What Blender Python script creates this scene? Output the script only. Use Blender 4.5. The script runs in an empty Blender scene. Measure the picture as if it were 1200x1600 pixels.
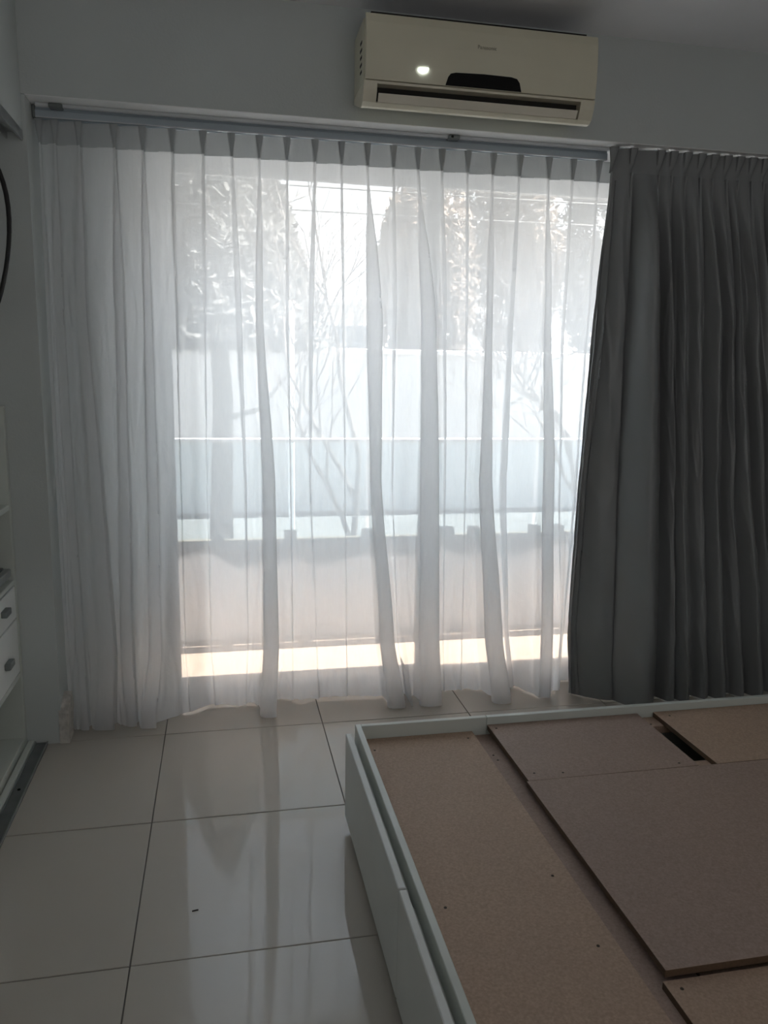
import bpy, bmesh, math, random
from mathutils import Vector, Matrix, noise

S = bpy.context.scene
C = S.collection
PI = math.pi

# ---------------------------------------------------------------- camera
cam_data = bpy.data.cameras.new('camera')
cam = bpy.data.objects.new('camera', cam_data); C.objects.link(cam); S.camera = cam
cam_data.sensor_fit = 'VERTICAL'; cam_data.sensor_height = 36.0
cam_data.lens = 36.0 * 1232 / 1600
cam_data.clip_start = 0.05; cam_data.clip_end = 300
RX = Vector((0.97990652, -0.1986848, 0.01753724))     # image right in the world
DN = Vector((-0.01855465, -0.17834698, -0.9837927))   # image down
FW = Vector((0.19859237, 0.96369949, -0.1784499))     # view direction
m = Matrix((RX, -DN, -FW)).transposed().to_4x4(); m.translation = Vector((0, 0, 1.38))
cam.matrix_world = m

# ---------------------------------------------------------------- light
S.view_settings.view_transform = 'Standard'
S.view_settings.look = 'None'
S.view_settings.gamma = 1.0
S.view_settings.use_curve_mapping = False
S.view_settings.exposure = 3.8
S.cycles.transparent_max_bounces = 24
S.cycles.max_bounces = 10
S.cycles.diffuse_bounces = 6

W = bpy.data.worlds.new('sky'); S.world = W; W.use_nodes = True
nt = W.node_tree; nt.nodes.clear()
wo = nt.nodes.new('ShaderNodeOutputWorld'); bg = nt.nodes.new('ShaderNodeBackground')
tc = nt.nodes.new('ShaderNodeTexCoord'); sx = nt.nodes.new('ShaderNodeSeparateXYZ')
cr = nt.nodes.new('ShaderNodeValToRGB')
cr.color_ramp.elements[0].position = 0.0; cr.color_ramp.elements[0].color = (1.0, 0.985, 0.96, 1)
cr.color_ramp.elements[1].position = 0.8; cr.color_ramp.elements[1].color = (0.66, 0.78, 0.98, 1)
nt.links.new(tc.outputs['Generated'], sx.inputs[0]); nt.links.new(sx.outputs['Z'], cr.inputs[0])
nt.links.new(cr.outputs[0], bg.inputs[0]); bg.inputs[1].default_value = 0.38
nt.links.new(bg.outputs[0], wo.inputs[0])

sd = bpy.data.lights.new('sun', 'SUN'); sd.energy = 9.0; sd.angle = 0.009; sd.color = (1.0, 0.93, 0.85)
sun = bpy.data.objects.new('sun', sd); C.objects.link(sun)
sun_to = Vector((0.50, 0.115, 0.80)).normalized()
sun.rotation_euler = sun_to.to_track_quat('Z', 'Y').to_euler()

pd = bpy.data.lights.new('window_portal', 'AREA'); pd.shape = 'RECTANGLE'; pd.size = 2.6; pd.size_y = 2.1
pd.cycles.is_portal = True
po = bpy.data.objects.new('window_portal', pd); C.objects.link(po)
po.location = (1.0, 3.44, 1.12); po.rotation_euler = (-PI/2, 0, 0)

# added fill light behind the camera, lifts walls the window alone leaves dark
rd = bpy.data.lights.new('rear_fill_light', 'AREA'); rd.shape = 'RECTANGLE'; rd.size = 3.0; rd.size_y = 2.2
rd.energy = 0.88; rd.color = (1.0, 0.965, 0.945)
ro = bpy.data.objects.new('rear_fill_light', rd); C.objects.link(ro)
ro.location = (0.9, -1.60, 1.25); ro.rotation_euler = (PI/2 + 0.3, 0, 0)

# ---------------------------------------------------------------- materials
def mat(name, col, rough=0.5, metal=0.0, spec=0.5, var=0.0, vscale=8.0, bump=0.0, bscale=60.0, coat=0.0, col2=None):
    M = bpy.data.materials.new(name); M.use_nodes = True
    n = M.node_tree; b = n.nodes['Principled BSDF']
    b.inputs['Base Color'].default_value = (*col, 1); b.inputs['Roughness'].default_value = rough
    b.inputs['Metallic'].default_value = metal; b.inputs['Specular IOR Level'].default_value = spec
    b.inputs['Coat Weight'].default_value = coat
    t = n.nodes.new('ShaderNodeTexCoord')
    if var > 0 or col2:
        no = n.nodes.new('ShaderNodeTexNoise'); no.inputs['Scale'].default_value = vscale; no.inputs['Detail'].default_value = 5
        r = n.nodes.new('ShaderNodeValToRGB')
        lo = col2 if col2 else tuple(max(0, c * (1 - var)) for c in col)
        hi = col if col2 else tuple(min(1, c * (1 + var)) for c in col)
        r.color_ramp.elements[0].position = 0.35; r.color_ramp.elements[0].color = (*lo, 1)
        r.color_ramp.elements[1].position = 0.65; r.color_ramp.elements[1].color = (*hi, 1)
        n.links.new(t.outputs['Object'], no.inputs['Vector']); n.links.new(no.outputs['Fac'], r.inputs[0])
        n.links.new(r.outputs[0], b.inputs['Base Color'])
    if bump > 0:
        n2 = n.nodes.new('ShaderNodeTexNoise'); n2.inputs['Scale'].default_value = bscale; n2.inputs['Detail'].default_value = 4
        bp = n.nodes.new('ShaderNodeBump'); bp.inputs['Strength'].default_value = bump; bp.inputs['Distance'].default_value = 0.004
        n.links.new(t.outputs['Object'], n2.inputs['Vector']); n.links.new(n2.outputs['Fac'], bp.inputs['Height'])
        n.links.new(bp.outputs[0], b.inputs['Normal'])
    return M

M_wall = mat('painted_wall', (0.55, 0.58, 0.57), 0.75, var=0.02, vscale=3, bump=0.15, bscale=120)
M_ceil = mat('ceiling_paint', (0.92, 0.92, 0.95), 0.8, var=0.01, bump=0.1, bscale=100)
M_white = mat('white_paint', (0.74, 0.76, 0.74), 0.5, var=0.02, vscale=6)
M_lit_soffit = mat('lit_soffit_white', (0.88, 0.88, 0.88), 0.7, var=0.01)  # whiter than the wall, to paint in light from below
M_grout = mat('grout', (0.13, 0.12, 0.11), 0.9)
M_tile = mat('polished_tile', (0.50, 0.465, 0.41), 0.05, spec=0.5, var=0.015, vscale=2.5)
M_lam = mat('white_laminate', (0.60, 0.63, 0.585), 0.35, var=0.015, vscale=5)
M_lam2 = mat('aged_laminate', (0.42, 0.44, 0.34), 0.5, var=0.05, vscale=4)
M_alu = mat('aluminium', (0.45, 0.47, 0.47), 0.35, metal=0.8, var=0.05, vscale=20)
M_alu_d = mat('dull_aluminium', (0.22, 0.24, 0.24), 0.5, metal=0.6, var=0.08, vscale=14)
M_track = mat('track_enamel', (0.42, 0.48, 0.53), 0.4, var=0.02)
M_track_w = mat('white_track_enamel', (0.60, 0.62, 0.64), 0.4, var=0.02)
M_ac = mat('cream_plastic', (0.66, 0.62, 0.48), 0.32, var=0.02, vscale=5)
M_ac2 = mat('cream_plastic_lower', (0.72, 0.67, 0.53), 0.35, var=0.04, vscale=9)
M_louver = mat('louver_plastic', (0.74, 0.69, 0.58), 0.3, var=0.05, vscale=7)
M_black = mat('black_gloss', (0.004, 0.004, 0.004), 0.5, spec=0.15, var=0.2)
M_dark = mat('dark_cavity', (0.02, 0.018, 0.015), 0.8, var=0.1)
M_logo = mat('logo_grey', (0.30, 0.28, 0.21), 0.4, var=0.02)
M_rubber = mat('black_rubber', (0.012, 0.012, 0.012), 0.5, var=0.1)
M_frame = mat('window_frame_white', (0.70, 0.73, 0.76), 0.35, var=0.02)
M_ext = mat('exterior_render', (0.45, 0.42, 0.39), 0.9, var=0.04, vscale=3, bump=0.2)
M_terr = mat('terracotta_floor', (0.15, 0.11, 0.085), 0.8, var=0.08, vscale=14)
M_rail = mat('rail_white', (0.85, 0.86, 0.86), 0.3, var=0.01)
M_clamp = mat('clamp_steel', (0.05, 0.06, 0.055), 0.4, metal=0.3, var=0.05)
M_plaster = mat('chipped_plaster', (0.56, 0.53, 0.49), 0.9, var=0.15, vscale=40, bump=0.8, bscale=70)
M_debris = mat('debris', (0.02, 0.015, 0.012), 0.9, var=0.1)
M_hole = mat('screw_head', (0.06, 0.045, 0.035), 0.6, metal=0.3, var=0.1)

def particle_board(name, c, s=1.0):
    M = bpy.data.materials.new(name); M.use_nodes = True
    n = M.node_tree; b = n.nodes['Principled BSDF']; b.inputs['Roughness'].default_value = 0.62
    b.inputs['Specular IOR Level'].default_value = 0.3
    t = n.nodes.new('ShaderNodeTexCoord')
    v = n.nodes.new('ShaderNodeTexVoronoi'); v.inputs['Scale'].default_value = 260 * s
    n1 = n.nodes.new('ShaderNodeTexNoise'); n1.inputs['Scale'].default_value = 150 * s; n1.inputs['Detail'].default_value = 8
    n2 = n.nodes.new('ShaderNodeTexNoise'); n2.inputs['Scale'].default_value = 2.2; n2.inputs['Detail'].default_value = 3
    sc = n.nodes.new('ShaderNodeSeparateColor')
    a = n.nodes.new('ShaderNodeMath'); a.operation = 'MULTIPLY_ADD'; a.inputs[1].default_value = 0.30
    r = n.nodes.new('ShaderNodeValToRGB')
    r.color_ramp.elements[0].position = 0.40; r.color_ramp.elements[0].color = (*[k*0.86 for k in c], 1)
    r.color_ramp.elements[1].position = 0.95; r.color_ramp.elements[1].color = (*[k*1.14 for k in c], 1)
    mx = n.nodes.new('ShaderNodeMixRGB'); mx.blend_type = 'MULTIPLY'; mx.inputs[0].default_value = 0.35
    r2 = n.nodes.new('ShaderNodeValToRGB')
    r2.color_ramp.elements[0].position = 0.35; r2.color_ramp.elements[0].color = (0.8, 0.8, 0.86, 1)
    r2.color_ramp.elements[1].position = 0.65; r2.color_ramp.elements[1].color = (1, 1, 1, 1)
    for q in (v, n1, n2): n.links.new(t.outputs['Object'], q.inputs['Vector'])
    n.links.new(v.outputs['Color'], sc.inputs[0]); n.links.new(sc.outputs[0], a.inputs[0]); n.links.new(n1.outputs['Fac'], a.inputs[2])
    n.links.new(a.outputs[0], r.inputs[0]); n.links.new(r.outputs[0], mx.inputs[1])
    n.links.new(n2.outputs['Fac'], r2.inputs[0]); n.links.new(r2.outputs[0], mx.inputs[2])
    n.links.new(mx.outputs[0], b.inputs['Base Color'])
    return M
M_pb = particle_board('particle_board', (0.45, 0.325, 0.242))
M_pb2 = particle_board('particle_board_grey', (0.37, 0.275, 0.228))
M_pbe = particle_board('particle_board_raw_edge', (0.12, 0.075, 0.045), 1.2)

def sheer_mat(name, col, transp, front):
    M = bpy.data.materials.new(name); M.use_nodes = True
    n = M.node_tree; n.nodes.clear()
    o = n.nodes.new('ShaderNodeOutputMaterial')
    tr = n.nodes.new('ShaderNodeBsdfTransparent'); tr.inputs[0].default_value = (1, 1, 1, 1)
    tl = n.nodes.new('ShaderNodeBsdfTranslucent'); tl.inputs[0].default_value = (*col, 1)
    df = n.nodes.new('ShaderNodeBsdfDiffuse'); df.inputs[0].default_value = (*col, 1)
    m1 = n.nodes.new('ShaderNodeMixShader'); m1.inputs[0].default_value = front
    m2 = n.nodes.new('ShaderNodeMixShader')
    t = n.nodes.new('ShaderNodeTexCoord')
    # woven threads: small variation of how open the weave is
    mp = n.nodes.new('ShaderNodeMapping'); mp.inputs['Scale'].default_value = (1.0, 1.0, 0.12)
    no = n.nodes.new('ShaderNodeTexNoise'); no.inputs['Scale'].default_value = 160; no.inputs['Detail'].default_value = 3
    mr = n.nodes.new('ShaderNodeMapRange'); mr.inputs['To Min'].default_value = max(0, 1 - transp - 0.025); mr.inputs['To Max'].default_value = 1 - transp + 0.025
    n.links.new(t.outputs['Object'], mp.inputs[0]); n.links.new(mp.outputs[0], no.inputs['Vector'])
    n.links.new(no.outputs['Fac'], mr.inputs[0]); n.links.new(mr.outputs[0], m2.inputs[0])
    bp = n.nodes.new('ShaderNodeBump'); bp.inputs['Strength'].default_value = 0.5; bp.inputs['Distance'].default_value = 0.01
    nb = n.nodes.new('ShaderNodeTexNoise'); nb.inputs['Scale'].default_value = 7; nb.inputs['Detail'].default_value = 6; nb.inputs['Distortion'].default_value = 1.2
    n.links.new(t.outputs['Object'], nb.inputs['Vector']); n.links.new(nb.outputs['Fac'], bp.inputs['Height'])
    for q in (tl, df): n.links.new(bp.outputs[0], q.inputs['Normal'])
    n.links.new(tl.outputs[0], m1.inputs[1]); n.links.new(df.outputs[0], m1.inputs[2])
    n.links.new(tr.outputs[0], m2.inputs[1]); n.links.new(m1.outputs[0], m2.inputs[2])
    n.links.new(m2.outputs[0], o.inputs[0])
    return M
M_sheer = sheer_mat('sheer_voile', (0.97, 0.97, 0.975), 0.18, 0.18)
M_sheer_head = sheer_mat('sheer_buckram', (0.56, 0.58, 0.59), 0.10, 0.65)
M_drape = mat('grey_blackout_cloth', (0.23, 0.238, 0.242), 0.40, spec=0.5, var=0.03, vscale=5, bump=0.25, bscale=9)

def glass_mat(name, tint, gl=0.08):
    M = bpy.data.materials.new(name); M.use_nodes = True
    n = M.node_tree; n.nodes.clear()
    o = n.nodes.new('ShaderNodeOutputMaterial'); tr = n.nodes.new('ShaderNodeBsdfTransparent'); tr.inputs[0].default_value = (*tint, 1)
    g = n.nodes.new('ShaderNodeBsdfGlossy'); g.inputs['Roughness'].default_value = 0.02
    lw = n.nodes.new('ShaderNodeFresnel'); lw.inputs['IOR'].default_value = 1.45
    mx = n.nodes.new('ShaderNodeMixShader')
    n.links.new(lw.outputs[0], mx.inputs[0]); n.links.new(tr.outputs[0], mx.inputs[1]); n.links.new(g.outputs[0], mx.inputs[2])
    n.links.new(mx.outputs[0], o.inputs[0]); return M
M_glass = glass_mat('window_glass', (0.94, 0.96, 0.96))
M_glass2 = glass_mat('balustrade_glass', (0.80, 0.86, 0.88))

# parapet: render with a wavy brown band just under its top edge
M_par = bpy.data.materials.new('banded_parapet'); M_par.use_nodes = True
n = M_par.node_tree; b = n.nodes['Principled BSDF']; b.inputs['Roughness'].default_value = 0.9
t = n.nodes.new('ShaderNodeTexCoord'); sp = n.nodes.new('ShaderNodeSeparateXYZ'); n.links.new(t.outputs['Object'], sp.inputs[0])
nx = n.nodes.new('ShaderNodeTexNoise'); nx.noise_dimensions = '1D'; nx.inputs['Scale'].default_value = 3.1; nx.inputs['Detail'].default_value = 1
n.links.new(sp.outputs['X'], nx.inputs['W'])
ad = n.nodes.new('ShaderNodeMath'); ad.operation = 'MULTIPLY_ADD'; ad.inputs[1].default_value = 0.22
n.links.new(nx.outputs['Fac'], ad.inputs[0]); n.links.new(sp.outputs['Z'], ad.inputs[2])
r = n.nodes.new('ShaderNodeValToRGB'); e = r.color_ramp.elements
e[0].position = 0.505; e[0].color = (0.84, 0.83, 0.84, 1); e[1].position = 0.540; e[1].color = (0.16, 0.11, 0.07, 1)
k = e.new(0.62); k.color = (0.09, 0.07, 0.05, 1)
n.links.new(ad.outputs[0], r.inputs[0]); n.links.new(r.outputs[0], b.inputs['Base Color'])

# ---------------------------------------------------------------- helpers
def obj(name, bm, m, parent=None, smooth=False, loc=None):
    me = bpy.data.meshes.new(name); bm.to_mesh(me); bm.free()
    if smooth:
        for p in me.polygons: p.use_smooth = True
    o = bpy.data.objects.new(name, me); C.objects.link(o)
    if m: me.materials.append(m)
    if parent: o.parent = parent
    if loc: o.location = loc
    return o
def box(bm, x0, x1, y0, y1, z0, z1, bev=0.0, seg=1):
    vs = [bm.verts.new(p) for p in ((x0,y0,z0),(x1,y0,z0),(x1,y1,z0),(x0,y1,z0),(x0,y0,z1),(x1,y0,z1),(x1,y1,z1),(x0,y1,z1))]
    fs = [bm.faces.new([vs[i] for i in f]) for f in ((3,2,1,0),(4,5,6,7),(0,1,5,4),(1,2,6,5),(2,3,7,6),(3,0,4,7))]
    if bev > 0:
        ed = list({e for f in fs for e in f.edges})
        bmesh.ops.bevel(bm, geom=ed, offset=bev, segments=seg, affect='EDGES', profile=0.6)
def bx(name, m, parent, *a, bev=0.0, seg=1):
    bm = bmesh.new(); box(bm, *a, bev=bev, seg=seg); return obj(name, bm, m, parent)
def rel(parent, *a):
    """world box coordinates to the frame of a parent Empty"""
    l = parent.location; return (a[0]-l.x, a[1]-l.x, a[2]-l.y, a[3]-l.y, a[4]-l.z, a[5]-l.z)
def pbx(name, m, parent, *a, bev=0.0, seg=1): return bx(name, m, parent, *rel(parent, *a), bev=bev, seg=seg)
def prism(bm, pts, x0, x1):
    """profile in (y,z) extruded along x"""
    a = [bm.verts.new((x0, y, z)) for y, z in pts]; c = [bm.verts.new((x1, y, z)) for y, z in pts]
    n = len(pts)
    bm.faces.new(a); bm.faces.new(c[::-1])
    for i in range(n): bm.faces.new((a[i], c[i], c[(i+1) % n], a[(i+1) % n]))
    bmesh.ops.recalc_face_normals(bm, faces=bm.faces[:])
def tube(bm, pts, rads, n=8, cap=True):
    rings = []
    for i, p in enumerate(pts):
        p = Vector(p); d = (Vector(pts[min(i+1, len(pts)-1)]) - Vector(pts[max(i-1, 0)])).normalized()
        u = d.orthogonal().normalized() if i == 0 else (prev - d * prev.dot(d)).normalized()
        prev = u; w = d.cross(u)
        rr = rads[i] if isinstance(rads, (list, tuple)) else rads
        rings.append([bm.verts.new(p + rr*(math.cos(2*PI*k/n)*u + math.sin(2*PI*k/n)*w)) for k in range(n)])
    for a, c in zip(rings, rings[1:]):
        for k in range(n): bm.faces.new((a[k], a[(k+1) % n], c[(k+1) % n], c[k]))
    if cap: bm.faces.new(rings[0][::-1]); bm.faces.new(rings[-1])
def thing(name, label, cat, loc=(0,0,0), group=None, kind=None):
    o = bpy.data.objects.new(name, None); C.objects.link(o); o.location = loc; o.empty_display_size = 0.1
    tag(o, label, cat, group); 
    if kind: o['kind'] = kind
    return o
def tag(o, label, cat, group=None):
    if label: o['label'] = label
    if cat: o['category'] = cat
    if group: o['group'] = group
    return o
def struct(name, m, *a, bev=0.0, label=None):
    o = bx(name, m, None, *a, bev=bev); o['kind'] = 'structure'
    if label: o['label'] = label
    return o

# ---------------------------------------------------------------- setting: room shell
CZ = 2.578; SZ = 2.222; FY = 2.89
XR = 2.72; YB = -2.0
floor = struct('floor', M_grout, -1.35, XR, YB, 3.36, -0.12, -0.0035, label='large polished beige square floor tiles')
random.seed(4)
xs = [-0.235 + 0.6*k for k in range(-2, 6)]; ys = [2.30 + 0.6*k for k in range(-8, 3)]
g = 0.0016
def tilebox(x0, x1, y0, y1, bmn='tile'):
    bm = bmesh.new(); box(bm, x0+g, x1-g, y0+g, y1-g, -0.0100, 0.0, bev=0.0012)
    o = obj(bmn, bm, M_tile, floor); o.rotation_euler = (random.uniform(-1, 1)*0.0004, random.uniform(-1, 1)*0.0004, 0)
    return o
for i in range(len(xs)-1):
    for j in range(len(ys)-1):
        x0, x1, y0, y1 = max(xs[i], -0.700), min(xs[i+1], XR), max(ys[j], YB), min(ys[j+1], 3.27)
        if x1 - x0 < 0.03 or y1 - y0 < 0.03: continue
        tilebox(x0, x1, y0, y1)
struct('ceiling', M_ceil, -1.35, XR, YB, 3.36, CZ, CZ+0.14, label='white painted ceiling')
# bulkhead above the curtain recess, pier at its left, wall around the window opening
bm = bmesh.new()
box(bm, -1.35, XR, FY, 3.36, SZ+0.002, CZ)                       # bulkhead, its underside is the soffit over the curtains
box(bm, -1.35, -0.601, FY, 3.36, 0, SZ, )                  # pier at the left
box(bm, -0.601, XR, 3.25, 3.36, 2.165, SZ)
box(bm, -0.601, -0.28, 3.29, 3.36, 0, 2.165)
box(bm, 2.32, XR, 3.29, 3.36, 0, 2.165)
so = bx('lit_soffit_skin', M_lit_soffit, None, -0.600, XR, FY+0.001, 3.249, SZ, SZ+0.0019); so['kind'] = 'structure'; so['label'] = 'soffit over the curtain recess, whitened to look lit from below'
wb = obj('wall_back', bm, M_wall); wb['kind'] = 'structure'; wb['label'] = 'grey white wall with bulkhead above the curtains'
struct('wall_right', M_wall, XR, XR+0.12, YB, 3.36, -0.1, CZ)
struct('wall_front', M_wall, -1.35, XR, YB-0.12, YB, -0.1, CZ)
bm = bmesh.new()
box(bm, -0.735, -0.612, YB, FY, 2.114, CZ)                  # header over the wardrobe opening
box(bm, -1.35, -1.24, YB, FY, 0, CZ)                        # back of the wardrobe niche
wl = obj('wall_left', bm, M_wall); wl['kind'] = 'structure'; wl['label'] = 'wall over and behind the built in wardrobe'
# broken end of skirting at the corner of the pier
bm = bmesh.new()
bmesh.ops.create_grid(bm, x_segments=1, y_segments=1, size=0.001); bm.clear()
prof = [(2.884, 0.0), (2.884, 0.118), (2.892, 0.132), (2.925, 0.155), (2.972, 0.17), (2.975, 0.0)]
prism(bm, prof, -0.607, -0.574)
bmesh.ops.subdivide_edges(bm, edges=bm.edges[:], cuts=3, use_grid_fill=True)
for v in bm.verts:
    if v.co.z > 0.01: v.co += noise.noise_vector(v.co*38)*0.006
bl = obj('baseboard_left', bm, M_plaster); bl['kind'] = 'structure'; bl['label'] = 'short chipped skirting end at the foot of the wall corner'

# ---------------------------------------------------------------- window
win = thing('window_1', 'wide white framed sliding glass door behind the sheer curtain', None, (0, 3.30, 0), kind='structure')
bm = bmesh.new()
for a in ((-0.28, 2.32, 3.26, 3.36, 0.0, 0.018), (-0.28, 2.32, 3.27, 3.36, 2.145, 2.165), (-0.28, -0.245, 3.28, 3.36, 0.03, 2.145), (2.285, 2.32, 3.28, 3.36, 0.03, 2.145)):
    box(bm, *rel(win, *a), bev=0.002)
obj('window_frame', bm, M_frame, win)
def sash(x0, x1, y0, y1, zb, zt):
    bm = bmesh.new()
    st = 0.052
    for a in ((x0, x0+st, y0, y1, zb, zt), (x1-st, x1, y0, y1, zb, zt), (x0+st, x1-st, y0, y1, zb, zb+0.028), (x0+st, x1-st, y0, y1, zt-0.03, zt)):
        box(bm, *rel(win, *a), bev=0.003)
    s = obj('sash', bm, M_frame, win)
    ym = (y0+y1)/2
    pane = bx('pane', M_glass, s, *rel(win, x0+st, x1-st, ym-0.002, ym+0.002, zb+0.028, zt-0.03))
sash(-0.245, 0.905, 3.322, 3.352, 0.019, 2.144)
sash(0.835, 2.285, 3.285, 3.315, 0.019, 2.144)
pbx('sill_strip', M_alu_d, win, 0.02, 0.22, 3.225, 3.255, 0.001, 0.012, bev=0.002)

# ---------------------------------------------------------------- balcony
bf = struct('balcony_floor', M_terr, -1.6, 4.2, 3.37, 4.05, -0.20, 0.0, label='sunlit warm beige balcony floor')
struct('balcony_ceiling', M_ext, -3.0, 5.5, 3.37, 3.752, 2.204, 2.45, label='underside of the balcony slab above')
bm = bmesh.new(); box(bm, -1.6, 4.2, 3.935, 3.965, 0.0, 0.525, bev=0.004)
o = obj('balcony_parapet', bm, M_par); o['kind'] = 'structure'; o['label'] = 'low balcony parapet with a wavy brown band under its top'
bal = thing('glass_balustrade', 'glass balustrade with thin white top rail standing on the balcony parapet', 'balustrade', (1.0, 3.88, 0.54))
cl_x = [-0.36, -0.035, 0.325, 0.72, 1.14, 1.29, 1.63, 1.765, 2.15, 2.5]
for (x0, x1) in ((-1.55, -0.37), (-0.35, 0.71), (0.73, 1.62), (1.64, 2.49), (2.51, 4.1)):
    pbx('glass_panel', M_glass2, bal, x0, x1, 3.915, 3.925, 0.50, 1.035, bev=0.002)
for k, x in enumerate(cl_x):
    w = 0.030 if k != 4 else 0.042
    pbx('clamp', M_clamp, bal, x-w, x+w, 3.880, 3.934, 0.500, 0.572, bev=0.012, seg=3)
bm = bmesh.new(); tube(bm, [(-1.55-1.0, 0.04, 0.485), (4.1-1.0, 0.04, 0.485)], 0.011, 12)
obj('top_rail', bm, M_rail, bal, True)

# ---------------------------------------------------------------- street beyond
M_road = mat('street_ground', (0.10, 0.10, 0.10), 1.0, spec=0.0, var=0.08, vscale=0.8)
M_wallst = mat('street_wall', (0.54, 0.53, 0.52), 0.9, var=0.06, vscale=0.9)
M_cope = mat('light_coping', (0.85, 0.85, 0.83), 0.8, var=0.03)
M_house = mat('house_render', (0.50, 0.48, 0.46), 0.9, var=0.05, vscale=1.5)
M_house2 = mat('house_render_white', (0.88, 0.88, 0.87), 0.9, var=0.03, vscale=1.5)
M_roof = mat('house_roof', (0.30, 0.27, 0.25), 0.9, var=0.12, vscale=5)
M_bark = mat('bark', (0.07, 0.06, 0.055), 0.95, var=0.15, vscale=12)
M_leaf = mat('dark_leaves', (0.09, 0.09, 0.088), 1.0, spec=0.0, var=0.08, vscale=2)
M_leafb = mat('brown_leaves', (0.16, 0.13, 0.11), 1.0, spec=0.0, var=0.1, vscale=2)
M_pane = mat('far_window_glass', (0.10, 0.12, 0.14), 0.15, var=0.1)
struct('ground', M_road, -60, 60, 4.6, 120, -1.3, -1.0, label='street beyond the balcony')
sw = thing('street_wall', 'long grey wall across the street with a pale coping', 'wall', (2, 13, -1.0))
pbx('wall_body', M_wallst, sw, -16, 22, 13.0, 13.3, -1.0, 1.62, bev=0.01)
pbx('coping', M_cope, sw, -16, 22, 12.94, 13.36, 1.62, 1.70, bev=0.01)
def house(name, label, x0, x1, y0, y1, z1, m, roof=None, wins=(), group=None):
    t = thing(name, label, 'building', ((x0+x1)/2, y0, -1.0), group)
    pbx('wall', m, t, x0, x1, y0, y1, -1.0, z1, bev=0.02)
    if roof:
        bm = bmesh.new(); xm = (x0+x1)/2 - t.location.x; hw = (x1-x0)/2 + 0.3; zz = z1 + 1.0
        d = y1 - y0
        vs = [bm.verts.new(p) for p in ((xm-hw, -0.3, zz), (xm+hw, -0.3, zz), (xm, -0.3, zz+roof), (xm-hw, d+.3, zz), (xm+hw, d+.3, zz), (xm, d+.3, zz+roof))]
        for f in ((0,1,2),(5,4,3),(0,2,5,3),(2,1,4,5),(1,0,3,4)): bm.faces.new([vs[i] for i in f])
        obj('roof', bm, M_roof, t)
    else:
        pbx('roof', M_cope, t, x0-0.15, x1+0.15, y0-0.15, y1+0.15, z1, z1+0.2, bev=0.02)
    for (wx, wz, ww, wh) in wins:
        f = pbx('window_frame', M_cope, t, wx-ww/2-0.08, wx+ww/2+0.08, y0-0.06, y0, wz-wh/2-0.08, wz+wh/2+0.08, bev=0.01)
        bm = bmesh.new(); box(bm, *rel(t, wx-ww/2, wx+ww/2, y0-0.08, y0-0.055, wz-wh/2, wz+wh/2)); obj('pane', bm, M_pane, f)
    return t
house('house', 'low flat roofed pale block seen across the street between the trees', 3.55, 5.6, 30, 36, 3.75, M_house, None, ((4.1, 2.4, 0.8, 1.1), (5.0, 2.4, 0.8, 1.1)))
house('house', 'gable roofed grey house at the left beyond the street wall', -7.5, 0.2, 19, 26, 3.2, M_house, 2.2, ((-3.9, 1.9, 1.2, 1.0), (-1.9, 1.9, 1.0, 1.0)))
house('house', 'bright white flat roofed house behind the brown tree at the right', 8.3, 11.6, 27, 33, 3.7, M_house2, None, ((11.0, 2.3, 0.6, 0.8),))
bm = bmesh.new(); box(bm, -0.03, 0.03, -0.03, 0.03, 0, 2.93, bev=0.01); box(bm, -0.045, 0.045, -0.045, 0.045, 2.93, 3.0, bev=0.02)
o = obj('gate_post', bm, M_cope, loc=(0.655, 7.72, -1.0)); tag(o, 'slim bright white post in front of the street wall', 'post')

def leafy(name, label, base, h, cr_, n, m, seed, trunk_r=0.16, shape='round', size=0.16, group=None):
    random.seed(seed)
    t = thing(name, label, 'tree', base, group)
    bm = bmesh.new(); pts = [(0, 0, 0), (0.06, 0.02, h*0.3), (-0.05, 0, h*0.6), (0, 0, h*0.95)]
    tube(bm, pts, [trunk_r, trunk_r*0.8, trunk_r*0.5, 0.02], 7)
    for k in range(16):
        z = h*random.uniform(0.25, 0.85); a = random.uniform(0, 2*PI)
        rr = cr_*(0.9 if shape == 'round' else (1.05 - z/h))
        e_ = (math.cos(a)*rr, math.sin(a)*rr, z + rr*0.45); mid = (math.cos(a)*rr*.5, math.sin(a)*rr*.5, z + rr*0.1)
        tube(bm, [(0, 0, z), mid, e_], [0.05, 0.03, 0.01], 5)
    obj('trunk', bm, M_bark, t, True)
    vs, fs = [], []
    for k in range(n):
        if shape == 'cone':
            z = h*(1 - random.random()**0.6*0.60); R_ = cr_*(1.03 - z/h)*random.uniform(0.2, 1)**0.5
            a = random.uniform(0, 2*PI); p = Vector((math.cos(a)*R_, math.sin(a)*R_, z))
        else:
            while True:
                q = Vector((random.uniform(-1, 1), random.uniform(-1, 1), random.uniform(-1, 1)))
                if q.length < 1 and noise.noise(q*2.6 + Vector((seed, 0, 0))) > -0.18: break
            p = Vector((q.x*cr_, q.y*cr_, h*0.66 + q.z*h*0.36))
        u = Vector((random.gauss(0, 1), random.gauss(0, 1), random.gauss(0, 1))).normalized(); w = u.orthogonal().normalized()
        s = size*random.uniform(0.5, 1.2); i = len(vs)
        vs += [p - u*s, p + w*s*0.45, p + u*s, p - w*s*0.45]; fs.append((i, i+1, i+2, i+3))
    me = bpy.data.meshes.new('foliage'); me.from_pydata([tuple(v) for v in vs], [], fs); me.materials.append(m)
    o = bpy.data.objects.new('foliage', me); C.objects.link(o); o.parent = t; o['kind'] = 'stuff'
    return t
leafy('conifer', 'tall dark cone shaped tree left of the clear patch of sky', (-0.05, 10.3, -1.0), 6.6, 2.3, 46000, M_leaf, 3, shape='cone', size=0.13)
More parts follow.
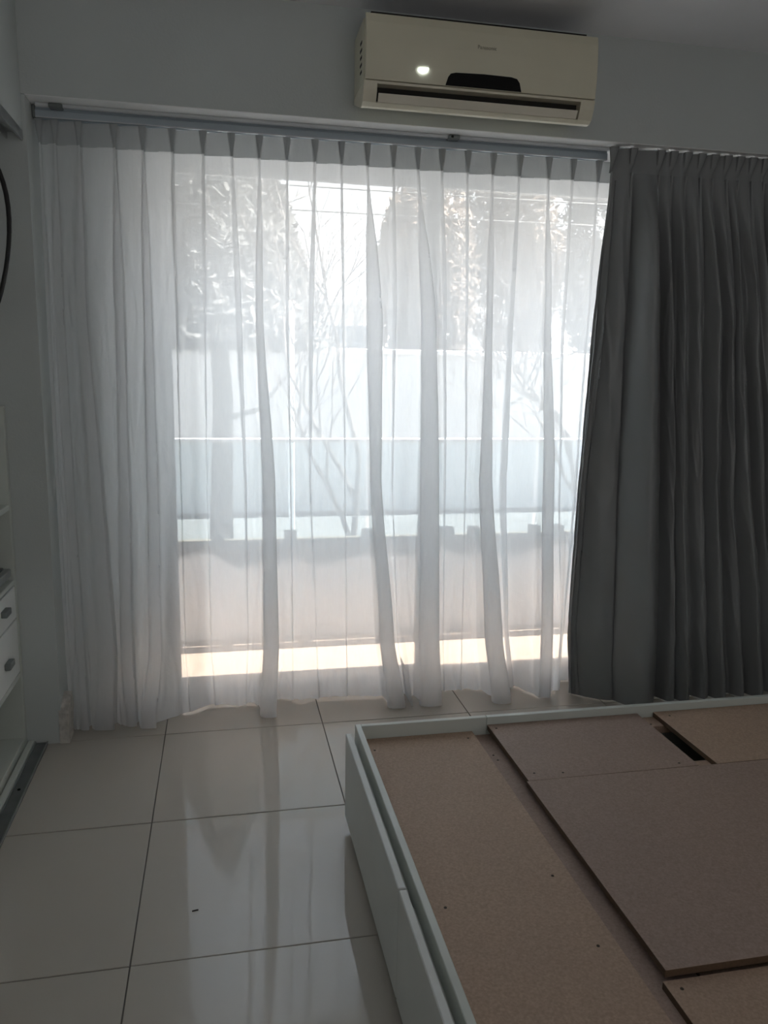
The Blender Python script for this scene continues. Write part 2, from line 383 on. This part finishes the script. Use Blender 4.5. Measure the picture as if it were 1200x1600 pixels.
leafy('leafy_tree', 'dark rounded tree at the far left beyond the balcony', (-1.6, 16.1, -1.0), 8.0, 2.2, 30000, M_leaf, 5, size=0.13)
leafy('leafy_tree', 'brown leaved tree just left of the window mullion', (3.95, 15.5, -1.0), 6.2, 1.0, 9000, M_leafb, 8, size=0.12)
leafy('leafy_tree', 'thin brown leaved tree filling the right pane above the white house', (6.65, 18.0, -1.0), 8.2, 1.2, 9000, M_leafb, 11, size=0.12)
leafy('leafy_tree', 'grey green tree at the far right beside the dark drape', (9.3, 18.5, -1.0), 8.0, 1.3, 9000, M_leaf, 14, size=0.13)

def bare_tree(label, base, h, seed, lean=0.0):
    random.seed(seed); bm = bmesh.new()
    def grow(p, d, l, r, lv):
        pts = [p]; q = p.copy(); dd = d.copy()
        for k in range(4):
            dd = (dd + Vector((random.gauss(0, .13), random.gauss(0, .13), random.gauss(0, .07)))).normalized(); q = q + dd*l/4; pts.append(q.copy())
        tube(bm, pts, [r, r*.87, r*.75, r*.62, r*.5], 4 if lv > 1 else 6, cap=False)
        if lv >= 5: return
        for k in range(3 if lv < 4 else 2):
            j = random.choice((2, 3, 4)); a = random.uniform(0, 2*PI); s = random.uniform(.35, .75)
            nd = (dd + Vector((math.cos(a)*s, math.sin(a)*s, random.uniform(-.1, .35)))).normalized()
            grow(pts[j], nd, l*random.uniform(.6, .85), r*.62, lv+1)
    grow(Vector((0, 0, 0)), Vector((lean, 0, 1)).normalized(), h*.36, h*.009, 0)
    o = obj('bare_tree', bm, M_bark, None, True, base); tag(o, label, 'tree'); return o
bare_tree('bare branched tree in front of the clear patch of sky', (1.05, 6.6, -1.0), 4.6, 21, 0.03)
bare_tree('bare branched tree seen in the top of the right pane', (4.6, 9.2, -1.0), 5.2, 33, -0.1)
for k, (z, dz) in enumerate(((2.74, 0.02), (2.60, 0.0), (2.44, 0.01))):
    bm = bmesh.new(); pts = [(x, 5.7, z + dz*x*0.3 + 0.0014*(x-1)**2) for x in [-5 + 0.7*i for i in range(20)]]
    tube(bm, pts, 0.005, 5)
    o = obj('power_line', bm, M_rubber); tag(o, ('highest', 'middle', 'lowest')[k] + ' of the three dark power lines crossing the sky', 'cable', 'power lines across the sky')

# ---------------------------------------------------------------- curtains
ZK = [2.152, 1.562, 0.952, 0.295, 0.017]
def lerpk(v, z):
    if z >= ZK[0]: return v[0]
    for i in range(len(ZK)-1):
        if z >= ZK[i+1]:
            f = (ZK[i]-z)/(ZK[i]-ZK[i+1]); f = f*f*(3-2*f)*0.35 + f*0.65
            return v[i] + (v[i+1]-v[i])*f
    return v[-1]
def cloth(name, m, parent, pleats, zs, ypan, yfold, nf=14, npn=14, head=None, bulge=0.0, opened=False, wave=0.006, seed=0, zoff=None, zmax=9, yo=0.0):
    """pleats: (x at the 5 heights, width at the 5 heights, fold depth at the 5 heights); the cloth makes a Z fold at each"""
    bm = bmesh.new(); rows = []
    for z in zs:
        row = []
        P = []
        for (xk, wk, dk) in pleats:
            w = lerpk(wk, z); d = lerpk(dk, z)
            if head:
                zt, zp = head
                if z > zp:                                    # pinched heading that flares upward
                    f = (z-zp)/(zt-zp); w = 0.006 + 0.022*f; d = 0.010 + 0.006*f
                elif z > zp - 0.30:
                    f = (zp-z)/0.30; f = f*f*(3-2*f); w = 0.007 + (w-0.007)*f; d = 0.014 + (d-0.014)*f
            P.append((lerpk(xk, z), w, d))
        for i, (x, w, d) in enumerate(P):
            yb = ypan(x, z); yf = yfold(x, z)
            last = i == len(P)-1
            for k in range(nf):                                # the fold: S curve in plan
                t_ = k/(nf-1)
                xx = x - w/2*math.cos(3*PI*t_)
                if opened and w > 0.025 and z < 1.9:
                    q_ = min(1, (1.9-z)/0.35)*min(1, (w-0.025)/0.006); xx += q_*(x + w*(t_-0.5)*0.55 - xx)
                yy = yb + (yf-yb)*math.sin(PI*t_)**0.8 + d*(t_-0.5)
                row.append((xx, yy, i + t_*0.3))
            if not last:
                x2, w2, d2 = P[i+1]
                a = x + w/2; c = x2 - w2/2
                y0_ = ypan(a, z) + d/2; y1_ = ypan(c, z) - d2/2
                for k in range(1, npn+1):
                    t_ = k/(npn+1); xx = a + (c-a)*t_
                    s_ = t_*t_*(3-2*t_)
                    yy = y0_ + (y1_-y0_)*s_ - (bulge[i % len(bulge)] if isinstance(bulge, tuple) else bulge)*min(1, abs(c-a)/0.08)*math.sin(PI*t_)*min(1, max(0, (2.16-z)/0.25))
                    row.append((xx, yy, i + 0.3 + 0.7*t_))
        damp = min(1, max(0.12, (2.12-z)/0.5)) + 1.2*max(0, 0.35-z)/0.35*(wave < 0.008)
        r_ = []
        for (x, y, u) in row:
            nv = noise.noise(Vector((u*1.1 + seed, z*0.9, seed)))*wave*1.8 + noise.noise(Vector((u*3.3 + seed, z*2.2, 5+seed)))*wave*0.8
            cr1 = 1 - abs(noise.noise(Vector((u*1.9 + z*1.3, z*3.1, 9+seed)))) * 2
            nv -= max(0, cr1 - 0.72)*wave*1.6
            zz = max(0.0035, z + (zoff(x, z, u) if zoff else 0))
            r_.append(bm.verts.new((x, y + nv*damp + yo, zz)))
        rows.append(r_)
    for a, c in zip(rows, rows[1:]):
        for k in range(len(a)-1): bm.faces.new((a[k], a[k+1], c[k+1], c[k]))
    return obj(name, bm, m, parent, True)
def frange(a, c, n): return [a + (c-a)*i/(n-1) for i in range(n)]

# x positions of every fold at five heights (heading, upper, middle, low, hem), widths, depths
F, D4 = 0.010, (0.012, 0.014, 0.016, 0.018, 0.02)
SH = [
 ((-0.582,-0.586,-0.588,-0.588,-0.584), (.01,.012,.012,.012,.01)),
 ((-0.533,-0.547,-0.545,-0.538,-0.535), (.02,.030,.030,.030,.03)),
 ((-0.457,-0.473,-0.455,-0.440,-0.462), (.02,.034,.045,.060,.075)),
 ((-0.343,-0.345,-0.355,-0.370,-0.365), (.02,.030,.040,.045,.040)),
 ((-0.250,-0.252,-0.256,-0.268,-0.300), (.02,.030,.042,.050,.060)),
 ((-0.152,-0.155,-0.158,-0.160,-0.150), (.014,.006,.001,.001,.001)),
 ((-0.048,-0.056,-0.062,-0.062,-0.052), (.014,.006,.001,.001,.001)),
 (( 0.049, 0.066, 0.082, 0.086, 0.075), (.016,.022,.010,.001,.001)),
 (( 0.145, 0.139, 0.168, 0.172, 0.158), (.018,.026,.050,.062,.066)),
 (( 0.242, 0.244, 0.256, 0.266, 0.270), (.015,.010,.006,.001,.001)),
 (( 0.342, 0.331, 0.332, 0.362, 0.378), (.016,.018,.008,.001,.001)),
 (( 0.437, 0.452, 0.470, 0.488, 0.498), (.015,.008,.005,.001,.001)),
 (( 0.531, 0.568, 0.582, 0.640, 0.684), (.018,.062,.045,.060,.074)),
 (( 0.628, 0.652, 0.662, 0.706, 0.750), (.016,.014,.006,.001,.001)),
 (( 0.719, 0.780, 0.800, 0.815, 0.828), (.018,.060,.075,.085,.095)),
 (( 0.811, 0.850, 0.878, 0.905, 0.925), (.016,.014,.008,.001,.001)),
 (( 0.910, 0.938, 0.965, 0.990, 1.000), (.015,.010,.006,.001,.001)),
 (( 1.009, 1.023, 1.029, 1.088, 1.132), (.018,.026,.055,.075,.082)),
 (( 1.115, 1.120, 1.128, 1.188, 1.232), (.016,.018,.030,.020,.020)),
 (( 1.230, 1.265, 1.300, 1.325, 1.330), (.018,.028,.048,.050,.055)),
 (( 1.329, 1.338, 1.368, 1.405, 1.418), (.015,.012,.008,.001,.001)),
 (( 1.434, 1.442, 1.452, 1.464, 1.470), (.012,.010,.010,.008,.008)),
 (( 1.520, 1.540, 1.560, 1.590, 1.600), (.01,.01,.01,.01,.01)),
]
def spleats():
    out = []
    for xk, wk in SH:
        dd = tuple(0.0015 + w*0.5 for w in wk); out.append((xk, wk, dd))
    return out
big = [(SH[i][0], SH[i][1]) for i in (1, 2, 3, 4, 8, 12, 14, 17, 19)]
def s_pan(x, z):
    f = max(0, min(1, (2.05-z)/2.0))
    back = 3.00 + 0.125*f**1.2
    if x < -0.24: back = 3.00 - 0.005*f                        # the leftmost bunch stands clear of the glass
    elif x < -0.10: back = 3.00 - 0.005*f + (0.13*f**1.2)*(x+0.24)/0.14
    if x > 1.24: back -= 0.13*f**3*min(1, (x-1.24)/0.1)
    if x > 1.40: back += 0.16*f**3*min(1, (x-1.40)/0.06)
    return back
def s_fold(x, z):
    f = max(0, min(1, (2.05-z)/2.0))
    y = s_pan(x, z) - 0.001 - 0.014*max(0, min(1, (z-2.02)/0.1))
    for xk, wk in big:
        c = lerpk(xk, z); w = lerpk(wk, z)
        if abs(x-c) < w: y = min(y, 2.995 - 0.02*f)
    if abs(x - lerpk(SH[17][0], z)) < 0.03: y -= 0.03*f**2
    return y
def s_zoff(x, z, u):
    if z > 0.25: return 0
    k = (0.25-z)/0.25
    return k*(0.001 + 0.012*noise.noise(Vector((u*1.3, 3.3, 0))))
sheer = thing('sheer_curtain', 'long white sheer pleated curtain hanging across the bright window', 'curtain', (0, 0, 0))
zs = frange(2.105, 2.0, 10) + frange(1.99, 0.12, 64) + frange(0.10, 0.004, 9)
cloth('panel', M_sheer, sheer, spleats(), zs, s_pan, s_fold, head=(2.178, 2.105), seed=2.0, zoff=s_zoff, wave=0.007)
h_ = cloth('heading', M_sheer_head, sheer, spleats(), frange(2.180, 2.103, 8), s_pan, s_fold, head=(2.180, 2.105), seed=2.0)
cloth('hem', M_sheer, sheer, spleats(), frange(0.105, 0.006, 9), s_pan, s_fold, seed=2.0, yo=0.0035, zoff=s_zoff, wave=0.007)
bm = bmesh.new()
for xk, wk in SH[:-1]:
    x = xk[0]; box(bm, x-0.003, x+0.003, 2.992, 3.004, 2.168, 2.182, bev=0.001)
o = obj('hook', bm, M_track_w, sheer); o['kind'] = 'stuff'

DR = [
 ((1.462,1.451,1.437,1.436,1.462), (.012,.010,.008,.008,.008)),
 ((1.541,1.560,1.580,1.600,1.610), (.022,.010,.002,.002,.002)),
 ((1.655,1.704,1.745,1.778,1.784), (.022,.040,.050,.055,.050)),
 ((1.709,1.765,1.812,1.862,1.880), (.020,.030,.015,.010,.010)),
 ((1.768,1.819,1.868,1.931,1.952), (.022,.040,.048,.040,.040)),
 ((1.828,1.899,1.950,2.018,2.045), (.020,.014,.012,.010,.010)),
 ((1.883,1.978,2.020,2.100,2.135), (.022,.036,.040,.036,.036)),
 ((1.940,2.034,2.090,2.185,2.222), (.020,.022,.020,.014,.014)),
 ((1.994,2.082,2.160,2.268,2.306), (.022,.036,.040,.036,.036)),
 ((2.050,2.145,2.236,2.340,2.380), (.020,.018,.020,.020,.020)),
 ((2.107,2.205,2.306,2.412,2.455), (.022,.034,.036,.036,.036)),
 ((2.160,2.262,2.372,2.480,2.520), (.020,.022,.022,.022,.022)),
 ((2.215,2.320,2.430,2.540,2.580), (.022,.030,.030,.030,.030)),
 ((2.270,2.380,2.490,2.590,2.630), (.020,.020,.020,.020,.020)),
 ((2.330,2.440,2.540,2.630,2.670), (.012,.012,.012,.012,.012)),
]
def d_pan(x, z):
    f = max(0, min(1, (2.15-z)/2.1)); return 2.944 + f*(0.066 - 0.125*max(0, min(1, (x-1.45)/0.22)))
def d_fold(x, z):
    f = max(0, min(1, (2.15-z)/0.7)); 
    best = min(range(len(DR)), key=lambda i: abs(lerpk(DR[i][0], z) - x))
    deep = 0.110 if lerpk(DR[best][1], 1.5) > 0.025 else 0.018
    return d_pan(x, z) + deep*f - 0.020*(1-f)
def dpl():
    return [(xk, wk, tuple(0.004 + w*1.3 for w in wk)) for xk, wk in DR]
def d_wr(x, z, u): return 0.0
drape = thing('blackout_drape', 'heavy grey pleated drape drawn aside at the right of the window', 'curtain', (0, 0, 0))
cloth('panel', M_drape, drape, dpl(), frange(2.130, 1.95, 14) + frange(1.93, 0.003, 84), d_pan, d_fold, nf=16, npn=18, head=(2.204, 2.130), opened=True, bulge=(0.012, 0.085, 0.035, 0.060, 0.030, 0.060, 0.032, 0.055, 0.030), wave=0.011, seed=7.0)
cloth('heading', M_drape, drape, dpl(), frange(2.216, 2.128, 9), d_pan, lambda x, z: 2.918 + 0.4*max(0, 2.206-z), nf=16, npn=18, head=(2.206, 2.130), seed=7.0, wave=0.006)
cloth('side_hem', M_drape, drape, [((1.4615,1.4505,1.4365,1.4355,1.4615), (.004,)*5, (.002,)*5), ((1.481,1.472,1.459,1.459,1.485), (.004,)*5, (.002,)*5)], frange(2.10, 0.012, 60), lambda x, z: d_pan(x, z)-0.006, lambda x, z: d_pan(x, z)-0.009, nf=4, npn=3, seed=7.0, wave=0.011)

# curtain tracks under the soffit
ct = thing('curtain_track', 'bluish grey aluminium curtain track carrying the white sheer curtain', 'curtain rail', (0.43, 3.0, SZ))
bm = bmesh.new()
prism(bm, [(y-3.0, z-SZ) for y, z in ((2.985, 2.183), (2.985, 2.206), (2.990, 2.209), (2.990, 2.2215), (3.018, 2.2215), (3.018, 2.209), (3.024, 2.206), (3.024, 2.183), (3.012, 2.183), (3.012, 2.190), (2.998, 2.190), (2.998, 2.183))], -1.022, 1.035)
obj('rail', bm, M_track, ct)
pbx('end_cap', M_alu_d, ct, -0.600, -0.590, 2.983, 3.026, 2.181, 2.2215, bev=0.002)
pbx('lower_lip', M_track_w, ct, -0.59, 1.465, 2.9835, 2.9855, 2.1825, 2.1855)
ct2 = thing('curtain_track', 'thin white curtain track in front, carrying the grey drape', 'curtain rail', (1.0, 2.965, SZ))
pbx('rail', M_track_w, ct2, -0.585, 2.70, 2.958, 2.976, 2.211, 2.2215, bev=0.002)
for x in (-0.52, 0.845):
    pbx('bracket', M_alu_d, ct2, x-0.022, x+0.022, 2.950, 2.984, 2.207, 2.2213, bev=0.003)
pbx('screw', M_black, ct2, 0.832, 0.842, 2.946, 2.951, 2.210, 2.218, bev=0.002)

# ---------------------------------------------------------------- air conditioner
AX0, AX1 = 0.464, 1.262
ac = thing('air_conditioner', 'cream wall mounted split air conditioner on the bulkhead over the window', 'air conditioner', (0.863, 2.89, 2.205))
L = ac.location
def aprof(name, m, pts, x0, x1, bev=0.0):
    bm = bmesh.new(); prism(bm, [(y-L.y, z-L.z) for y, z in pts], x0-L.x, x1-L.x)
    if bev: bmesh.ops.bevel(bm, geom=bm.edges[:], offset=bev, segments=2, affect='EDGES', profile=0.6)
    return obj(name, bm, m, ac)
# chassis behind the front panel
aprof('body', M_ac, [(2.889, 2.476), (2.715, 2.480), (2.702, 2.45), (2.698, 2.36), (2.702, 2.292), (2.889, 2.292)], AX0, AX1, 0.003)
aprof('front_panel', M_ac, [(2.700, 2.489), (2.690, 2.487), (2.683, 2.46), (2.679, 2.40), (2.679, 2.34), (2.684, 2.292), (2.697, 2.292)], AX0+0.003, AX1-0.003, 0.002)
low = [(2.690, 2.290), (2.697, 2.262), (2.712, 2.232), (2.728, 2.223), (2.748, 2.223), (2.889, 2.272), (2.889, 2.290)]
cav = [(2.690, 2.290), (2.692, 2.283), (2.790, 2.283), (2.790, 2.262), (2.714, 2.2325), (2.728, 2.223), (2.748, 2.223), (2.889, 2.272), (2.889, 2.290)]
bm = bmesh.new()
for pr, a, c in ((low, AX0, 0.508), (cav, 0.508, 1.212), (low, 1.212, AX1)):
    b2 = bmesh.new(); prism(b2, [(y-L.y, z-L.z) for y, z in pr], a-L.x, c-L.x)
    me = bpy.data.meshes.new('t'); b2.to_mesh(me); b2.free(); bm.from_mesh(me); bpy.data.meshes.remove(me)
obj('outlet_housing', bm, M_ac2, ac)
aprof('top_shadow_strip', M_dark, [(2.745, 2.479), (2.745, 2.514), (2.885, 2.514), (2.885, 2.477)], AX0+0.03, AX1-0.02)  # dark box painted in as the shadow between unit and ceiling
aprof('outlet_cavity', M_dark, [(2.728, 2.2825), (2.788, 2.2825), (2.788, 2.2625), (2.728, 2.2400)], 0.509, 1.211)
aprof('louver', M_louver, [(2.6995, 2.2575), (2.7045, 2.2585), (2.722, 2.2345), (2.7135, 2.2335)], 0.514, 1.206, 0.0012)
bm = bmesh.new(); pts = [(0.732, 2.293), (0.740, 2.318), (0.748, 2.328), (0.765, 2.332), (0.86, 2.335), (0.955, 2.334), (0.975, 2.330), (0.985, 2.319), (0.993, 2.293)]
def ypan_ac(z): return 2.679 + max(0, (2.34-z))/0.048*0.005
a_ = [bm.verts.new((x-L.x, ypan_ac(z)-0.0015-L.y, z-L.z)) for x, z in pts]; c_ = [bm.verts.new((x-L.x, ypan_ac(z)+0.002-L.y, z-L.z)) for x, z in pts]
bm.faces.new(a_); bm.faces.new(c_[::-1])
for i in range(len(pts)): bm.faces.new((a_[i], c_[i], c_[(i+1) % len(pts)], a_[(i+1) % len(pts)]))
bmesh.ops.recalc_face_normals(bm, faces=bm.faces[:])
o = obj('display_window', bm, M_black, ac); o['label'] = 'black glossy display window'
M_highlight = bpy.data.materials.new('highlight_glow'); M_highlight.use_nodes = True  # glowing patch shaped like a lamp's highlight on the panel
b = M_highlight.node_tree.nodes['Principled BSDF']; b.inputs['Base Color'].default_value = (0.9, 0.95, 0.95, 1)
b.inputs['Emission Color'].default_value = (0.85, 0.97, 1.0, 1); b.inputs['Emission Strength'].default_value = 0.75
bm = bmesh.new(); pts = [(0.638, 2.331), (0.641, 2.325), (0.652, 2.321), (0.664, 2.324), (0.671, 2.330), (0.672, 2.337), (0.656, 2.337), (0.641, 2.335)]
a_ = [bm.verts.new((x-L.x, 2.6765-L.y, z-L.z)) for x, z in pts]; c_ = [bm.verts.new((x-L.x, 2.681-L.y, z-L.z)) for x, z in pts]
bm.faces.new(a_); bm.faces.new(c_[::-1])
for i in range(len(pts)): bm.faces.new((a_[i], c_[i], c_[(i+1) % len(pts)], a_[(i+1) % len(pts)]))
bmesh.ops.recalc_face_normals(bm, faces=bm.faces[:])
o = obj('highlight_patch', bm, M_highlight, ac); o['label'] = 'small glowing white patch standing for a lamp highlight'
cu = bpy.data.curves.new('lettering', 'FONT'); cu.body = 'Panasonic'; cu.size = 0.0165; cu.extrude = 0.0004; cu.align_x = 'CENTER'
to = bpy.data.objects.new('lettering_curve', cu); C.objects.link(to)
dg = bpy.context.evaluated_depsgraph_get(); me = bpy.data.meshes.new_from_object(to.evaluated_get(dg)); bpy.data.objects.remove(to)
me.materials.clear(); me.materials.append(M_logo)
lo = bpy.data.objects.new('lettering', me); C.objects.link(lo); lo.parent = ac; lo.rotation_euler = (PI/2, 0, 0); lo.location = (0.868-L.x, 2.6787-L.y, 2.410-L.z)
for k in range(5):
    z = 2.325 + 0.022*k
    bm = bmesh.new(); box(bm, *rel(ac, AX0-0.0012, AX0+0.002, 2.735, 2.765 + 0.004*(k % 2), z, z+0.009), bev=0.001)
    obj('side_slot', bm, M_dark, ac)

# ---------------------------------------------------------------- wardrobe at the left
WX = -0.722; WY = 2.888
wd = thing('wardrobe', 'built in white wardrobe carcass with open shelf and drawers at the left edge', 'wardrobe', (-0.98, 2.2, 0.0))
pbx('side_panel', M_lam, wd, -1.238, WX+0.002, 2.862, WY, 0.004, 1.235, bev=0.0015)
pbx('side_panel', M_lam, wd, -1.238, WX, 1.55, 1.568, 0.004, 1.235, bev=0.0015)
pbx('back_panel', M_lam2, wd, -1.238, -1.228, 1.568, 2.862, 0.004, 1.235)
pbx('shelf', M_lam, wd, -1.228, WX, 1.568, 2.862, 0.880, 0.900, bev=0.0015)
pbx('base_panel', M_lam, wd, -1.228, WX, 1.568, 2.862, 0.004, 0.045, bev=0.0015)
pbx('middle_panel', M_lam, wd, -1.228, WX, 1.568, 2.862, 0.278, 0.296, bev=0.0015)
pbx('counter', M_lam, wd, -1.228, WX, 1.568, 2.862, 0.618, 0.634, bev=0.0015)
gr = pbx('pull_out_rack', M_alu, wd, -0.752, -0.728, 1.58, 2.858, 0.648, 0.676, bev=0.003); gr['label'] = 'aluminium fronted pull out rack'
pbx('rack_rail', M_alu_d, wd, -1.22, -0.752, 2.835, 2.858, 0.648, 0.680, bev=0.003)
for x in (-0.84, -0.93, -1.02): pbx('rack_rail', M_alu_d, wd, x-0.006, x+0.006, 1.60, 2.835, 0.660, 0.672, bev=0.002)
for z0, z1, hz in ((0.500, 0.612, 0.565), (0.300, 0.494, 0.385)):
    d = pbx('drawer', M_white, wd, WX-0.018, WX+0.001, 1.572, 2.858, z0, z1, bev=0.002)
    bm = bmesh.new()
    yh = 2.70
    box(bm, *rel(wd, WX, WX+0.020, yh-0.030, yh+0.030, hz-0.011, hz+0.011), bev=0.004, seg=2)
    h = obj('handle', bm, M_alu_d, d); h['label'] = 'small grey metal pull'
sk = thing('socket', 'small white round socket on the wardrobe side panel above the drawers', 'socket', (-0.80, 2.862, 0.81))
bm = bmesh.new(); tube(bm, [(0, 0, 0), (0, -0.010, 0)], [0.030, 0.027], 20); obj('face_plate', bm, M_lam2, sk)
for dx, dz in ((0, 0.019), (0.0, -0.004)):
    bm = bmesh.new(); tube(bm, [(dx, -0.0095, dz), (dx, -0.014, dz)], 0.006 if dz > 0 else 0.011, 12); obj('screw' if dz > 0 else 'socket_hole', bm, M_dark, sk)

lt = thing('sliding_door_track', 'grey metal sliding door track on the floor in front of the wardrobe', 'door track', (-0.68, 1.0, 0.0))
pbx('channel', M_alu_d, lt, -0.693, -0.650, YB+0.02, 2.886, 0.0005, 0.010, bev=0.0015)
pbx('ridge', M_alu, lt, -0.653, -0.649, YB+0.02, 2.886, 0.010, 0.014)
pbx('ridge', M_alu, lt, -0.694, -0.690, YB+0.02, 2.886, 0.010, 0.016)
bm = bmesh.new(); tube(bm, [(0.008, 1.55, 0.0095), (0.008, 1.55, 0.013)], 0.005, 10); obj('screw', bm, M_black, lt)
pbx('threshold', M_lam, lt, -0.716, -0.695, YB+0.02, 2.886, 0.0005, 0.022, bev=0.002)
ut = thing('sliding_door_track', 'grey metal sliding door track under the header at top left', 'door track', (-0.647, 1.0, 2.114))
bm = bmesh.new()
for a in ((-0.619, -0.611, YB+0.02, 2.886, 2.082, 2.1135), (-0.700, -0.619, YB+0.02, 2.886, 2.106, 2.1135), (-0.662, -0.658, YB+0.02, 2.886, 2.084, 2.106), (-0.704, -0.700, YB+0.02, 2.886, 2.082, 2.1135)):
    box(bm, *rel(ut, *a), bev=0.001)
obj('channel', bm, M_alu, ut)
bm = bmesh.new(); pts = []
for k in range(49):
    a = 2*PI*k/48; pts.append((-0.762 + 0.128*math.cos(a) + 0.006*math.sin(3*a), 2.73 + 0.012*math.sin(2*a), 1.775 + 0.295*math.sin(a)))
c0 = Vector((-0.70, 2.73, 1.78)); tube(bm, [tuple(Vector(p)-c0) for p in pts], 0.0072, 10, cap=False)
o = obj('cable_loop', bm, M_rubber, None, True, c0); tag(o, 'black rubber cable loop hanging in the wardrobe at the left edge', 'cable')

# ---------------------------------------------------------------- platform bed
bed = thing('platform_bed', 'low white storage bed base without mattress, drawers along its left side', 'bed', (1.19, 1.1, 0.0))
BX0, BX1, BY0, BY1, BZ = 0.376, 1.985, 0.05, 2.203, 0.320
T = 0.017
def bp(name, m, *a, bev=0.0015): return pbx(name, m, bed, *a, bev=bev)
bp('side_rail', M_lam, BX0, BX0+T, BY0, BY1, 0.05, BZ)
bp('side_rail', M_lam, BX1-T, BX1, BY0, BY1, 0.05, BZ)
bp('end_rail', M_lam, BX0+T+.0003, 0.7885, BY1-T, BY1, 0.05, BZ)
bp('end_rail', M_lam, 0.7895, BX1-T-.0003, BY1-T, BY1, 0.05, BZ)
bp('end_rail', M_lam, BX0+T, BX1-T, BY0, BY0+T, 0.05, BZ)
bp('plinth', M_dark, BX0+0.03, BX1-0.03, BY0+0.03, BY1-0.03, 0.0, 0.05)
for y0, y1 in ((1.4570, 2.185), (0.7275, 1.4515), (0.06, 0.7225)):
    d = bp('drawer_front', M_white, 0.345, 0.363, y0, y1, 0.035, 0.3015, bev=0.002)
    bb = pbx('drawer_box', M_lam, bed, 0.363, 0.3755, y0+0.02, y1-0.02, 0.06, 0.27); bb.parent = d
# inner supports, carrying the boards
ZS = 0.264
bp('support_board', M_pb2, 0.70, 0.86, BY0+T, BY1-T, ZS-0.016, ZS)
bp('support_board', M_pb, 1.27, 1.42, 2.119, BY1-T, ZS-0.010, 0.2795)
bp('support_board', M_pb, 0.866, BX1-T, 1.79, 1.893, ZS-0.010, 0.2795)
bp('support_board', M_pb, 0.866, BX1-T, 1.10, 1.18, ZS-0.020, ZS-0.001)
bp('inner_panel', M_pbe, 1.28, 1.296, 1.893, 2.119, 0.05, 0.254)
bp('inner_panel', M_pbe, 0.78, 0.796, BY0+T, BY1-T, 0.05, ZS-0.016)
def board(x0, x1, y0, y1, z1, m=M_pb, t=0.016):
    b_ = bp('base_board', m, x0, x1, y0, y1, z1-t, z1, bev=0.0008)
    me = b_.data; me.materials.append(M_pbe)
    for p in me.polygons:
        if abs(p.normal.z) < 0.5: p.material_index = 1
    return b_
board(BX0+T+0.001, 0.742, BY0+T+.001, BY1-T-0.001, 0.2785, M_pb, 0.0145)
board(0.790, 1.300, 1.840, BY1-T-0.002, 0.296, M_pb2).data
board(0.784, BX1-T-0.001, 1.150, 1.8385, 0.296, M_pb2)
board(1.356, BX1-T-0.001, 1.840, BY1-T-0.002, 0.2965, M_pb)
board(0.775, BX1-T-0.001, BY0+T+.001, 1.143, 0.280, M_pb)
for x, y, z in ((0.715, 2.14, 0.2785), (0.42, 2.11, 0.2785), (0.436, 1.41, 0.2785), (0.70, 1.47, 0.2785), (0.70, 1.25, 0.2785), (0.765, 2.05, ZS), (0.768, 2.02, ZS),
                (0.82, 1.875, 0.296), (0.90, 1.865, 0.296), (1.25, 1.86, 0.296), (0.81, 2.155, 0.296), (1.315, 2.16, 0.2795), (1.322, 2.135, 0.2795), (1.395, 2.15, 0.2965), (1.22, 1.42, 0.296), (0.80, 1.12, 0.280)):
    bm = bmesh.new(); tube(bm, [(x-1.19, y-1.1, z-0.001), (x-1.19, y-1.1, z+0.0006)], 0.0035, 8); obj('screw', bm, M_hole, bed)

# ---------------------------------------------------------------- specks on the floor
for (x, y, s, a, lab) in ((-0.092, 1.868, 1.0, 0.2, 'tiny black splinter lying on the floor tile left of the bed'), (-0.055, 1.112, 0.7, 0.9, 'tiny dark crumb on the nearer floor tile, bottom of the picture')):
    bm = bmesh.new(); box(bm, -0.008*s, 0.008*s, -0.002, 0.002, 0.0, 0.0025, bev=0.0006)
    o = obj('debris', bm, M_debris, None, False, (x, y, 0.0002)); o.rotation_euler = (0, 0, a); tag(o, lab, 'debris')
